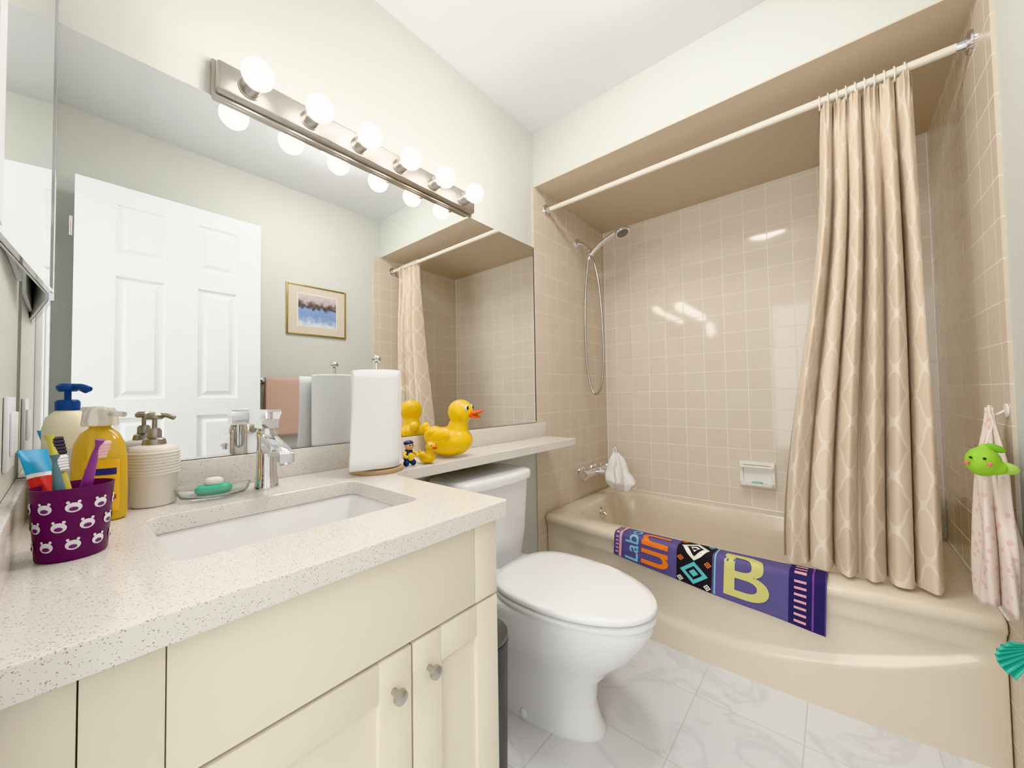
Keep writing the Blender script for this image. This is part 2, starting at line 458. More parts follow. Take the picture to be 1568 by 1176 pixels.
# added area light in the hall, soft frontal fill through the doorway
al=bpy.data.lights.new('hall_fill_light','AREA'); al.shape='RECTANGLE'; al.size=1.2; al.size_y=1.9; al.energy=24; al.color=(.97,.985,1)
ao=bpy.data.objects.new('hall_fill_light',al); C.objects.link(ao); ao.location=(.95,-1.35,1.25); ao.rotation_euler=(radians(90),0,0)

# ------------------------------------------------------------ toilet
def toilet():
    par=E('toilet',(.4,1.08,0)); cy=1.085
    def egg(xb,xf,w,z,n=48):
        pts=[]; xc=xb+(xf-xb)*.42
        for i in range(n):
            a=2*pi*i/n; c,s=cos(a),sin(a)
            if c>=0: x=xc+(xf-xc)*c; y=w*s
            else:
                e=2/3.2
                x=xc-(xc-xb)*abs(c)**e; y=w*(abs(s)**(.8))*(1 if s>0 else -1)
            pts.append(Vector((x,cy+y,z)))
        return pts
    loft('bowl',[egg(.14,.63,.115,0),egg(.14,.63,.118,.012),egg(.15,.615,.108,.03),egg(.15,.60,.10,.09),egg(.15,.61,.105,.15),
      egg(.14,.66,.125,.21),egg(.12,.725,.155,.27),egg(.10,.765,.174,.33),egg(.09,.785,.183,.365),egg(.09,.787,.184,.385),egg(.095,.78,.178,.392)],WHITE,par,angle=60)
    loft('seat',[egg(.275,.788,.182,.393),egg(.27,.795,.187,.397),egg(.27,.796,.188,.407),egg(.275,.79,.183,.411)],SEAT,par,angle=50)
    loft('lid',[egg(.272,.786,.181,.4165),egg(.268,.794,.187,.4185),egg(.268,.796,.189,.422),egg(.268,.796,.189,.431),egg(.273,.791,.185,.4365),egg(.30,.765,.165,.438),egg(.40,.65,.08,.440)],SEAT,par,angle=50)
    for s in (-1,1):
        box(f'hinge_{s+1}',(.25,cy+s*.075-.02,.393),(.285,cy+s*.075+.02,.425),SEAT,par,.006)
    ty0,ty1=cy-.205,cy+.205
    def tk(v):
        v=Vector(v); 
        if v.x>.12: v.x+=.028*(1-((v.y-cy)/.21)**2)
        return v
    T=lambda a,b,c,d,r,z: rr(a,b,c,d,r,z,8,6,tk)
    loft('tank',[T(.03,.175,ty0+.045,ty1-.045,.04,.375),T(.025,.182,ty0+.035,ty1-.035,.045,.39),T(.02,.195,ty0+.02,ty1-.02,.045,.50),T(.018,.205,ty0+.008,ty1-.008,.045,.705)],WHITE,par,angle=50)
    loft('tank_lid',[T(.016,.205,ty0+.004,ty1-.004,.045,.705),T(.012,.217,ty0-.006,ty1+.006,.05,.710),T(.012,.218,ty0-.007,ty1+.007,.05,.732),T(.016,.212,ty0-.002,ty1+.002,.05,.742),T(.03,.195,ty0+.015,ty1-.015,.045,.746)],WHITE,par,angle=50)
    loft('tank_bridge',[rr(.03,.26,cy-.11,cy+.11,.04,z) for z in (.33,.385)],WHITE,par)
    rod('flush_pivot',(.215,ty0+.06,.66),(.235,ty0+.06,.66),.012,CHROME,par,16)
    tube('flush_lever',[(.235,ty0+.055,.66),(.24,ty0+.09,.657),(.24,ty0+.13,.65)],.006,CHROME,par,4,10)
    for s in (-1,1): sph(f'bolt_cap_{s+1}',(.40,cy+s*.108,.018),(.015,.012,.016),WHITE,par)
toilet()

# trash bin
tb=E('trash_bin',(.45,.735,0))
lathe('bin_body',[(0,0),(.066,0),(.068,.005),(.074,.385),(.076,.39),(.076,.40),(.068,.40),(.064,.02),(0,.02)],(.45,.735,0.001),M('bin_gray',(70,70,74),.35),tb,36)
lathe('bin_lid',[(.070,.401),(.076,.402),(.074,.412),(.04,.422),(0,.424)],(.45,.735,0.001),M('bin_metal',(120,120,122),.3,.8),tb,36)

# ------------------------------------------------------------ curtain rod and curtain
RY=1.725; RZ=2.075
rd=E('shower_curtain_rod',(.77,RY,RZ))
RODM=M('rod_cream',(240,232,218),.3)
rod('rod',(TT+.002,RY,RZ),(XR-TT-.002,RY,RZ),.0125,RODM,rd,20)
for nm,x,d in (('flange_a',TT+.0005,1),('flange_b',XR-TT-.0005,-1)):
    lathe(nm,[(0,0),(.033,0),(.031,.006),(.018,.010),(.0155,.03),(0,.03)],(x,RY,RZ),CHROME,rd,28,axis_rot((d,0,0)))
cu=E('shower_curtain',(1.28,RY,1.2))
CT,CB=2.052,.432
def curt(u,v):
    z=CT+(CB-CT)*v
    xl=1.184+(-.030)*v**.7-.128*ss(.15,1,v)
    xr=1.412+.012*v**.9
    n=6.0
    warp=u+.022*sin(2*pi*u*2.3+1)+.014*sin(5*v+u*9)
    x=xl+(xr-xl)*warp
    ph=2*pi*n*warp+.8*sin(3*v+3*u)
    A=.014+.026*ss(0,.35,v)+.010*sin(5*u*pi+2*v)
    y=RY+A*sin(ph)+.009*sin(2.3*ph+2*v)*v
    y+=-.004+.012*ss(.4,1,v)
    x+=.010*cos(ph)*(.4+v*.6)
    k=1-ss(0,.09,v)
    y+=k*.008*sin(2*pi*24*u)
    return Vector((x,y,z))
grid('curtain_cloth',320,120,curt,CURT,cu,0,lambda u,v:(u*1.35,v*1.62))
HOOK=M('hook_white',(235,230,222),.3)
for i in range(10):
    x=1.192+i*.0235
    P=[(x,RY+.018*cos(a),RZ-.006+.024*sin(a)) for a in [2*pi*j/12 for j in range(13)]]
    tube(f'ring_{i}',P,.0022,HOOK,cu,1,6)

# ------------------------------------------------------------ bath mat draped on rim
def mat_towel():
    par=E('bath_mat',(.8,1.63,TZ))
    X0,X1=.425,1.160; a=.055; r=.014; q=pi/2*r
    def P(u,w,off=0):
        hang=.085+.080*u
        Lt=a+q+hang; d=w*Lt
        x=X0+(X1-X0)*u + .010*(w-.5)*(-1)
        yf=yfront(x)-.005
        if d<a: return Vector((x,yf+r+a-d,TZ+.008+off))
        if d<a+q:
            t=(d-a)/r; return Vector((x,yf+r-(r+off)*sin(t),TZ+.008-r+(r+off)*cos(t)))
        dd=d-a-q
        return Vector((x+.0,yf-off-.004*sin(u*14)*dd/.15,TZ+.008-r-dd))
    PUR=add_bump(M('towel_purple',(98,92,142),.95),500,.6,.002)
    grid('towel_cloth',120,50,lambda u,w:P(u,w),PUR,par,.009)
    def patch(nm,u0,u1,w0,w1,col,off=.0062,nu=None,nv=24):
        m=col if not isinstance(col,tuple) else M('towel_'+nm,col,.95)
        grid(nm,nu or max(2,int((u1-u0)*100)),nv,lambda u,w:P(u0+(u1-u0)*u,w0+(w1-w0)*w,off),m,par)
    def text(nm,body,u0,u1,w0,w1,col,rot=0,off=.0066):
        cv=bpy.data.curves.new(nm,'FONT'); cv.body=body; cv.offset=.012
        ob=bpy.data.objects.new(nm,cv); C.objects.link(ob); bpy.context.view_layer.update()
        me=bpy.data.meshes.new_from_object(ob.evaluated_get(bpy.context.evaluated_depsgraph_get()))
        bpy.data.objects.remove(ob)
        bm=bmesh.new(); bm.from_mesh(me)
        bmesh.ops.triangulate(bm,faces=bm.faces)
        for _ in range(3):
            es=[e for e in bm.edges if e.calc_length()>.06]
            if es: bmesh.ops.subdivide_edges(bm,edges=es,cuts=1); bmesh.ops.triangulate(bm,faces=bm.faces)
        for v in bm.verts:
            if rot: v.co=Vector((-v.co.y,v.co.x,0))
        xs=[v.co.x for v in bm.verts]; ys=[v.co.y for v in bm.verts]
        for v in bm.verts:
            tu=(v.co.x-min(xs))/(max(xs)-min(xs)); tw=1-(v.co.y-min(ys))/(max(ys)-min(ys))
            v.co=P(u0+(u1-u0)*tu,w0+(w1-w0)*tw,off)
        fin(bm,nm,M('towel_'+nm,col,.95),par,False,recalc=False)
    navy=(52,48,86); pink=(226,168,178); teal=(130,190,210)
    patch('stripe_end_left',.035,.05,.02,.98,pink)
    for i in range(9): patch(f'tick_l_{i}',.012,.03,.06+i*.1,.10+i*.1,pink,nv=3)
    text('letters_labo','Labo',.075,.155,.08,.95,teal,1)
    text('letters_un','un',.17,.325,.12,.92,(236,122,58),1)
    patch('band_dark',.37,.545,.01,.99,(44,42,46))
    cols=[(240,238,230),(230,120,70),(100,190,195)]
    def dia(nm,uc,wc,ru,rw,c):
        bm=bmesh.new(); k=6
        o=[]
        seq=[(1,0),(0,1),(-1,0),(0,-1)]
        for s in range(4):
            a_,b_=seq[s],seq[(s+1)%4]
            for t in range(k):
                f=t/k; o.append(((a_[0]*(1-f)+b_[0]*f),(a_[1]*(1-f)+b_[1]*f)))
        inn=[bm.verts.new(P(uc+x*ru*.62,wc+y*rw*.62,.0078)) for x,y in o]; out_=[bm.verts.new(P(uc+x*ru,wc+y*rw,.0078)) for x,y in o]
        for i in range(len(o)):
            j=(i+1)%len(o); bm.faces.new((inn[i],inn[j],out_[j],out_[i]))
        cc=[bm.verts.new(P(uc+x*ru*.34,wc+y*rw*.34,.0078)) for x,y in o]; bm.faces.new(cc)
        fin(bm,nm,M('towel_'+nm,c,.95),par,False,recalc=False)
    dia('diamond_top',.458,.27,.07,.22,cols[0]); dia('diamond_low',.458,.73,.07,.22,cols[2])
    for i,(u,w,c) in enumerate(((.39,.08,cols[1]),(.525,.08,cols[2]),(.39,.5,cols[1]),(.525,.5,cols[1]),(.39,.92,cols[0]),(.525,.92,cols[0]))):
        dia(f'diamond_{i}',u,w,.018,.06,c)
    patch('band_teal',.555,.562,.02,.98,teal)
    text('letter_b','B',.60,.79,.14,.90,(208,202,122),0)
    patch('band_navy',.865,.995,.005,.995,navy)
    for i in range(10): patch(f'tick_r_{i}',.885,.93,.05+i*.095,.085+i*.095,pink,.0075,4,3)
    patch('stripe_r',.95,.957,.02,.98,(120,80,150),.0075)
mat_towel()

# ------------------------------------------------------------ hand shower
sh=E('hand_shower',(.1,2.05,1.9)); hy=2.055
lathe('wall_flange',[(0,0),(.032,0),(.030,.006),(.014,.012),(0,.012)],(TT,hy,1.985),CHROME,sh,28,RX)
tube('shower_arm',[(TT+.005,hy,1.985),(.035,hy,1.980),(.065,hy,1.955),(.085,hy,1.925)],.0095,CHROME,sh,6,14)
sph('bracket_ball',(.088,hy,1.918),(.019,.019,.019),CHROME,sh)
rod('bracket_clamp',(.088,hy-.018,1.905),(.104,hy+.018,1.905),.015,CHROME,sh,18)
tube('handle',[(.085,hy,1.868),(.108,hy,1.90),(.155,hy,1.937),(.21,hy,1.962),(.275,hy,1.985)],lambda t:.011+.004*t,CHROME,sh,6,16)
R=axis_rot((.35,-.12,-1))
HC=Vector((.300,hy,1.984))
lathe('spray_head',[(0,-.024),(.022,-.022),(.038,-.008),(.044,.006),(.044,.016),(.040,.020),(0,.019)],HC,CHROME,sh,32,R)
lathe('spray_face',[(0,.0),(.034,.0),(.033,.003),(0,.003)],HC+R@Vector((0,0,.019)),M('spray_gray',(120,120,122),.4),sh,28,R)
HOSE=M('steel_hose',(180,176,172),.25,.9)
tube('hose',[(.085,hy,1.875),(.078,hy,1.83),(.060,hy+.004,1.70),(.050,hy+.006,1.50),(.052,hy+.006,1.30),(.068,hy+.006,1.14),(.10,hy+.004,1.055),(.142,hy+.002,1.075),(.165,hy,1.20),(.170,hy-.004,1.40),(.158,hy-.006,1.65),(.130,hy-.008,1.82),(.10,hy-.006,1.888)],.0068,HOSE,sh,14,10)

# tub filler
tf=E('tub_filler_faucet',(.06,2.13,.565)); ty,tz=2.12,.572
lathe('escutcheon',[(0,0),(.040,0),(.038,.007),(.022,.014),(0,.014)],(TT,ty-.07,tz),CHROME,tf,28,RX)
rod('valve_body_arm',(TT+.01,ty-.07,tz),(.06,ty-.07,tz),.018,CHROME,tf,20)
lathe('escutcheon_b',[(0,0),(.040,0),(.038,.007),(.022,.014),(0,.014)],(TT,ty+.08,tz),CHROME,tf,28,RX)
rod('valve_body_arm_b',(TT+.01,ty+.08,tz),(.06,ty+.08,tz),.018,CHROME,tf,20)
rod('valve_body',(.06,ty-.12,tz),(.06,ty+.13,tz),.026,CHROME,tf,24,None,.003)
lathe('handle_a',[(0,0),(.022,0),(.032,.006),(.033,.026),(.025,.038),(0,.040)],(.06,ty-.118,tz),CHROME,tf,8,axis_rot((0,-1,0)))
lathe('handle_b',[(0,0),(.022,0),(.032,.006),(.033,.026),(.025,.038),(0,.040)],(.06,ty+.128,tz),CHROME,tf,8,axis_rot((0,1,0)))
tube('spout',[(.07,ty,tz+.004),(.11,ty,tz+.006),(.165,ty,tz-.002),(.195,ty,tz-.028)],lambda t:.020-.003*t,CHROME,tf,6,18)
rod('diverter',(.10,ty,tz+.018),(.10,ty,tz+.045),.006,CHROME,tf,12)
sph('diverter_knob',(.10,ty,tz+.05),(.010,.010,.008),CHROME,tf)
wc=E('washcloth',(.21,ty,tz))
WCM=add_bump(M('washcloth_white',(244,240,237),.95),350,.6,.002)
def wcf(u,v):
    a=2*pi*u
    prof=[(0,.012),(.15,.030),(.35,.046),(.6,.064),(.8,.066),(1,.040)]
    for (t0,r0),(t1,r1) in zip(prof,prof[1:]):
        if t0<=v<=t1: r=r0+(r1-r0)*(v-t0)/(t1-t0); break
    n=noise.noise(Vector((cos(a)*2,sin(a)*2,v*3)))
    r*=1+.26*sin(5*a+3*v)+.35*n
    z=.705-.215*v+.02*n*v
    return Vector((.212+r*cos(a)*1.0+.035*v,ty-.03+r*sin(a)*.8,z))
grid('cloth_bunch',72,30,wcf,WCM,wc,.003)
tube('cloth_loop',[(.207,ty-.03,.695),(.202,ty-.03,.722),(.212,ty-.03,.735),(.219,ty-.03,.717),(.215,ty-.03,.695)],.003,WCM,wc,5,8)

# ------------------------------------------------------------ soap dish in the wall
sd=E('ceramic_wall_soap_dish',(.87,YB,.6)); yb=YB-TT
CER=M('ceramic_cream',(246,242,234),.12,coat=.4)
x0,x1,z0,z1=.79,.955,.535,.675
def ringY(a,b,c,d,r,y): return [Vector((p.x,y,p.y)) for p in rr(a,b,c,d,r,0)]
loft('dish_frame',[ringY(x0,x1,z0,z1,.012,yb-.0005),ringY(x0,x1,z0,z1,.012,yb-.012),ringY(x0+.004,x1-.004,z0+.004,z1-.004,.012,yb-.018),
   ringY(x0+.018,x1-.018,z0+.030,z1-.018,.012,yb-.018),ringY(x0+.021,x1-.021,z0+.033,z1-.021,.012,yb-.006)],CER,sd)
loft('dish_tray',[rr(x0+.008,x1-.008,yb-.055,yb-.010,.012,z) for z in (z0+.018,z0+.030)]+[rr(x0+.014,x1-.014,yb-.049,yb-.010,.010,z0+.030),rr(x0+.02,x1-.02,yb-.044,yb-.012,.010,z0+.024)],CER,sd)
rod('grab_bar',(x0+.010,yb-.030,z1-.028),(x1-.010,yb-.030,z1-.028),.007,CER,sd,14)
for x in (x0+.012,x1-.012): box('bar_post',(x-.006,yb-.036,z1-.036),(x+.006,yb-.012,z1-.020),CER,sd,.003)
loft('soap_remnant',[rr(.85,.90,yb-.046,yb-.022,.010,z0+.0245),rr(.852,.898,yb-.044,yb-.024,.010,z0+.036)],M('soap_teal',(130,205,180),.4),sd)

# ------------------------------------------------------------ paper towel
px,py=.145,.610
pt=E('paper_towel_holder',(px,py,ZT))
lathe('base',[(0,0),(.076,0),(.078,.004),(.078,.010),(.074,.013),(0,.013)],(px,py,ZT+.0005),WOOD,pt,40)
rod('post',(px,py,ZT+.013),(px,py,ZT+.325),.006,CHROME,pt,14)
sph('knob_top',(px,py,ZT+.335),(.014,.014,.012),NICK,pt)
rl=[]
zs=(ZT+.016,ZT+.020,ZT+.296,ZT+.300)
for k,z in enumerate(zs):
    r0=.071-(.003 if k in (0,3) else 0)
    rl.append([Vector((px+r0*cos(2*pi*i/48),py+r0*sin(2*pi*i/48),z)) for i in range(48)])
rl.append([Vector((px+.02*cos(2*pi*i/48),py+.02*sin(2*pi*i/48),zs[-1])) for i in range(48)])
rl.append([Vector((px+.02*cos(2*pi*i/48),py+.02*sin(2*pi*i/48),zs[-1]-.1)) for i in range(48)])
loft('roll',rl,PAPER,pt,angle=30)
def sheet(u,v):
    z=ZT+.018+(.278)*v
    a0=radians(30); a1=radians(-22)
    if u<.5:
        a=a0+(a1-a0)*(u/.5); r=.0722+.003*(u/.5)
        return Vector((px+r*cos(a),py+r*sin(a),z))
    a=a1; t=(u-.5)/.5
    p=Vector((px+.0752*cos(a),py+.0752*sin(a),z)); d=Vector((sin(a),-cos(a),0)); nn=Vector((cos(a),sin(a),0))
    return p+d*t*(.084-.012*v)+nn*(.006*t-.008*t*sin(3*v))
grid('loose_sheet',24,12,sheet,PAPER,pt,.0012)

# ------------------------------------------------------------ ducks
zc=ZT+.0005
def duck(name,loc,yaw,s,col=YEL):
    global MX
    par=E(name,loc)
    MX=Matrix.Translation(loc)@Matrix.Rotation(yaw,4,'Z')@Matrix.Diagonal((s,s,s,1))
    Ry=lambda a:Matrix.Rotation(radians(a),3,'Y')
    parts=[((0,0,.042),(.062,.048,.042)),((-.045,0,.060),(.030,.026,.024),Ry(-35)),((-.072,0,.082),(.018,.016,.010),Ry(-50)),
           ((.028,0,.080),(.030,.030,.030)),((.036,0,.125),(.036,.036,.035)),((.02,0,.045),(.05,.046,.040))]
    bm=bmesh.new()
    for p in parts: ell(bm,*p)
    for v in bm.verts: v.co.z=max(v.co.z,.002)
    ob=fin(bm,'body',col,par)
    md=ob.modifiers.new('r','REMESH'); md.mode='VOXEL'; md.voxel_size=.0035*s
    ms=ob.modifiers.new('s','SMOOTH'); ms.iterations=8; ms.factor=.6
    apply_mods(ob)
    for p in ob.data.polygons: p.use_smooth=True
    for sg in (-1,1):
        R=Matrix.Rotation(radians(-18),3,'Y')@Matrix.Rotation(radians(sg*8),3,'Z')
        bm=bmesh.new(); ell(bm,(-.012,sg*.044,.058),(.034,.009,.018),R); ell(bm,(-.038,sg*.042,.070),(.014,.006,.008),R); fin(bm,f'wing_{sg+1}',col,par)
        sph(f'eye_white_{sg+1}',(.060,sg*.022,.136),(.005,.008,.009),M('eye_w',(245,245,240),.3),par)
        sph(f'eye_pupil_{sg+1}',(.0640,sg*.0245,.136),(.003,.0045,.006),BLACK,par)
    bm=bmesh.new()
    ell(bm,(.080,0,.122),(.022,.020,.006),Ry(-14)); ell(bm,(.077,0,.112),(.018,.017,.005),Ry(12)); ell(bm,(.068,0,.117),(.012,.019,.010))
    fin(bm,'beak',ORG,par)
    MX=I4.copy()
    return par
duck('rubber_duck',(.118,.912,zc),radians(30),1.30)
duck('rubber_duck',(.170,.775,zc),radians(10),.45,col=M('duck_amber',(240,185,40),.3))
gx,gy=.160,.712
fg=E('toy_figurine',(gx,gy,zc))
NAV=M('toy_navy',(30,45,90),.4); YT=M('toy_yellow',(240,200,50),.4); SKN=M('toy_skin',(225,170,120),.4)
blob('body',[((gx,gy,zc+.028),(.015,.018,.020)),((gx,gy,zc+.045),(.011,.013,.014)),((gx+.005,gy-.013,zc+.010),(.011,.009,.010)),((gx+.005,gy+.013,zc+.010),(.011,.009,.010))],NAV,fg,.0022,3)
sph('head',(gx+.002,gy,zc+.063),(.014,.014,.014),SKN,fg)
sph('hat',(gx-.001,gy,zc+.072),(.015,.016,.009),NAV,fg)
for s in (-1,1):
    tube(f'arm_{s+1}',[(gx+.002,gy+s*.014,zc+.044),(gx+.011,gy+s*.024,zc+.036),(gx+.020,gy+s*.018,zc+.030)],.005,YT,fg,4,10)
    sph(f'eye_{s+1}',(gx+.015,gy+s*.005,zc+.066),(.002,.002,.003),BLACK,fg)
sph('belly',(gx+.012,gy,zc+.030),(.007,.012,.013),YT,fg)

# ------------------------------------------------------------ toiletries
def pump(par,c,z,mat,dirv,h=.05,nl=.04,r=.006,collar=.017):
    x,y=c; d=Vector(dirv).normalized()
    lathe('pump_collar',[(0,0),(collar,0),(collar,.016),(collar-.003,.02),(.009,.021),(0,.021)],(x,y,z),mat,par,24)
    rod('pump_stem',(x,y,z+.02),(x,y,z+h-.01),r*.7,mat,par,14)
    lathe('pump_head',[(0,0),(.013,0),(.016,.003),(.016,.009),(.011,.014),(0,.015)],(x,y,z+h-.012),mat,par,20)
    p=Vector((x,y,z+h-.004))
    tube('pump_nozzle',[p,p+d*nl*.6,p+d*nl+Vector((0,0,-.006))],r*.8,mat,par,4,10)
dp=E('soap_dispenser',(.090,.125,zc))
CRM=M('dispenser_cream',(248,241,230),.25,trans=.15,sss=.1)
pr=[(0,0),(.034,0),(.037,.004),(.038,.062)]
for i in range(8):
    z=.064+i*.0062; pr+=[(.040,z),(.0425,z+.002),(.0425,z+.0042),(.040,z+.0056)]
pr+=[(.040,.117),(.036,.124),(.02,.127),(0,.127)]
lathe('dispenser_body',pr,(.090,.125,zc),CRM,dp,40,angle=60)
PEW=M('pewter',(160,152,144),.3,1)
lathe('dispenser_shoulder',[(0,.1275),(.020,.1275),(.018,.138),(.012,.142),(0,.142)],(.090,.125,zc),PEW,dp,24)
pump(dp,(.090,.125),zc+.140,PEW,(.6,.8,0),.052,.036,.006,.012)
# amber shampoo bottle
ab=E('shampoo_bottle',(.155,.045,zc))
AMB=M('amber_liquid',(250,204,80),.1,trans=.45,sss=.2)
CLR=M('clear_plastic',(244,240,232),.15,trans=.6,ior=1.3)
MX=Matrix.Translation((.140,.044,0))@Matrix.Rotation(radians(42),4,'Z')
loft('bottle_body',[[Vector((a*cos(2*pi*i/40),b*sin(2*pi*i/40),zc+z)) for i in range(40)] for a,b,z in ((.041,.022,0),(.046,.027,.004),(.046,.027,.05),(.045,.026,.11),(.041,.025,.14),(.030,.020,.160),(.015,.015,.170),(.013,.013,.176))],AMB,ab,angle=50)
def lab(u,v):
    a=-pi/2+(u)*1.35-.05; return Vector((.0464*cos(a),.0274*sin(a),zc+.018+.095*v))
grid('label',20,6,lab,M('label_gold',(238,178,60),.4),ab)
def lab2(u,v):
    a=-pi/2+(u)*1.1+.05; return Vector((.0470*cos(a),.0280*sin(a),zc+.085+.012*v))
grid('label_strip',14,2,lab2,M('label_navy',(60,60,110),.4),ab)
def lab3(u,v):
    a=-pi/2+(u)*1.1+.05; return Vector((.0470*cos(a),.0280*sin(a),zc+.040+.008*v))
grid('label_strip_low',14,2,lab3,M('label_red',(190,60,40),.4),ab)
MX=I4.copy()
lathe('cap_clear',[(0,0),(.024,0),(.025,.003),(.023,.026),(.018,.034),(0,.035)],(.140,.044,zc+.174),CLR,ab,28)
rod('nozzle_clear',(.140,.044,zc+.200),(.180,.073,zc+.195),.005,CLR,ab,12)
# lotion bottle with blue pump
lo=E('lotion_bottle',(.060,.0,zc))
LOT=M('lotion_cream',(248,238,208),.3,sss=.1); BLU=M('pump_blue',(25,60,130),.3)
MX=Matrix.Translation((.052,.004,0))@Matrix.Rotation(radians(50),4,'Z')
loft('bottle_body',[[Vector((a*cos(2*pi*i/40),b*sin(2*pi*i/40),zc+z)) for i in range(40)] for a,b,z in ((.032,.022,0),(.036,.025,.004),(.037,.026,.10),(.037,.025,.17),(.032,.022,.19),(.020,.017,.20),(.015,.015,.204))],LOT,lo,angle=50)
grid('label',20,6,lambda u,v:Vector((.0375*cos(-pi/2+(u-.5)*1.6),.0264*sin(-pi/2+(u-.5)*1.6),zc+.03+.10*v)),M('label_blue',(225,230,232),.4),lo)
MX=I4.copy()
pump(lo,(.052,.004),zc+.204,BLU,(.8,.6,0),.050,.045,.007,.017)

# glass soap dish with green soap
gd=E('glass_soap_dish',(.115,.215,zc))
GLS=M('clear_glass',(248,252,251),.05,trans=.95,ior=1.25)
MX=Matrix.Translation((.118,.222,zc))@Matrix.Rotation(radians(75),4,'Z')
def el(a,b,z): return [Vector((a*cos(2*pi*i/48),b*sin(2*pi*i/48),z)) for i in range(48)]
loft('glass_bowl',[el(.045,.03,0),el(.058,.040,.004),el(.066,.046,.015),el(.069,.049,.026),el(.066,.046,.026),el(.062,.043,.015),el(.054,.036,.008),el(.03,.02,.007)],GLS,gd,angle=50)
loft('soap_bar',[rr(-.030,.030,-.018,.018,.016,.0085),rr(-.034,.034,-.021,.021,.018,.014),rr(-.034,.034,-.021,.021,.018,.022),rr(-.028,.028,-.016,.016,.014,.028)],M('soap_green',(70,190,150),.35,sss=.2),gd,angle=60)
loft('soap_white',[el(.016,.010,.0285),el(.018,.012,.033),el(.017,.011,.040),el(.010,.006,.044)],M('soap_white',(240,235,225),.5),gd,angle=60)
MX=I4.copy()

# purple cup with toothbrushes
cp=E('toothbrush_cup',(.352,.012,zc)); cxp,cyp=.352,.010
lathe('cup_body',[(0,0),(.034,0),(.0355,.003),(.0415,.098),(.042,.100),(.040,.100),(.0385,.095),(.0335,.006),(0,.005)],(cxp,cyp,zc),PURP,cp,48,angle=50)
WH=M('print_white',(240,235,240),.4); PK=M('print_violet',(110,50,110),.4)
for row in range(3):
    for k in range(9):
        a=2*pi*(k+.5*(row%2))/9
        zc0=.022+row*.026
        def onc(aa,zz,e): 
            rad=.0355+(zz/.098)*.006+e
            return Vector((cxp+rad*cos(aa),cyp+rad*sin(aa),zc+zz))
        grid(f'print_{row}_{k}',18,3,lambda u,v:onc(a+.20*v*cos(2*pi*u),zc0+.0068*v*sin(2*pi*u),.0006),WH,cp)
        for s in (-1,1):
            grid(f'print_ear_{row}_{k}_{s+1}',10,2,lambda u,v:onc(a+s*.13+.045*v*cos(2*pi*u),zc0+.0074+.0020*v*sin(2*pi*u),.0006),WH,cp)
        grid(f'print_nose_{row}_{k}',12,2,lambda u,v:onc(a+.11*v*cos(2*pi*u),zc0-.002+.0028*v*sin(2*pi*u),.0012),PK,cp)
a=Vector((.345,.004,zc+.015)); b=Vector((.293,-.030,zc+.150)); d=(b-a).normalized(); sd_=d.cross(Vector((1,.9,.2))).normalized(); nn=d.cross(sd_)
def tring(t,w,h): 
    c=a+(b-a)*t; return [c+sd_*w*cos(2*pi*i/24)+nn*h*sin(2*pi*i/24) for i in range(24)]
loft('toothpaste_cap',[tring(0,.009,.009),tring(.12,.010,.010)],M('paste_white',(240,240,240),.3),cp)
loft('toothpaste_lower',[tring(.12,.012,.012),tring(.35,.016,.011),tring(.70,.017,.008)],M('paste_red',(215,50,50),.3),cp)
loft('toothpaste_band',[tring(.70,.0171,.008),tring(.74,.0172,.0076)],M('paste_band',(245,245,245),.3),cp)
loft('toothpaste_upper',[tring(.74,.0172,.0076),tring(.88,.018,.004),tring(1,.0185,.0012)],M('paste_blue',(50,160,215),.3),cp)
def brush(nm,p0,p1,c1,c2,bd=1):
    p0=Vector(p0);p1=Vector(p1); dd=p1-p0
    mid=p0+dd*.5+Vector((.003,.002,0))
    tube(nm+'_handle',[p0,mid,p0+dd*.85,p1],lambda t:.0040+.0026*math.exp(-((t-.35)/.2)**2)-.0012*ss(.6,.8,t)+.002*ss(.85,.95,t),M(nm+'_col',c1,.35),cp,6,12)
    s=dd.normalized().cross(Vector((0,0,1))).normalized()*bd
    for i in range(5):
        q=p0+dd*(.84+.03*i); rod(f'{nm}_bristle_{i}',q,q+s*.014,.0035,M(nm+'_b',c2,.6),cp,8)
brush('brush_green',(.360,.015,zc+.008),(.325,-.014,zc+.172),(205,195,90),(60,60,70))
brush('brush_gray',(.358,.0,zc+.008),(.350,-.008,zc+.145),(100,130,140),(235,235,235))
brush('brush_pink',(.345,.0,zc+.008),(.390,.034,zc+.165),(140,70,140),(235,190,190),-1)

# ------------------------------------------------------------ side wall: mirrored cabinet + plates
mc=E('mirrored_medicine_cabinet',(.24,YF,1.56))
box('cabinet_box',(.06,YF+.0005,1.275),(.47,YF+.006,1.86),DOORM,mc)
MX=Matrix.Translation((.048,-.019,0))@Matrix.Rotation(math.atan2(-.036,.36),4,'Z')
box('door_back',(0,-.010,1.262),(.43,-.004,1.872),DOORM,mc,.001)
box('door_mirror',(.006,-.004,1.268),(.424,0,1.866),MIRR,mc)
for i,(p,q) in enumerate((((0,-.006,1.262),(.43,.002,1.268)),((0,-.006,1.866),(.43,.002,1.872)),((0,-.006,1.268),(.006,.002,1.866)),((.424,-.006,1.268),(.43,.002,1.866)))):
    box(f'door_rim_{i}',p,q,CHROME,mc)
MX=I4.copy()
sw=E('light_switch_plate',(.19,YF,1.0))
box('plate',(.13,YF+.0005,.945),(.25,YF+.006,1.06),DOORM,sw,.002)
for x in (.16,.22): box('rocker',(x-.016,YF+.006,.968),(x+.016,YF+.010,1.036),DOORM,sw,.002)

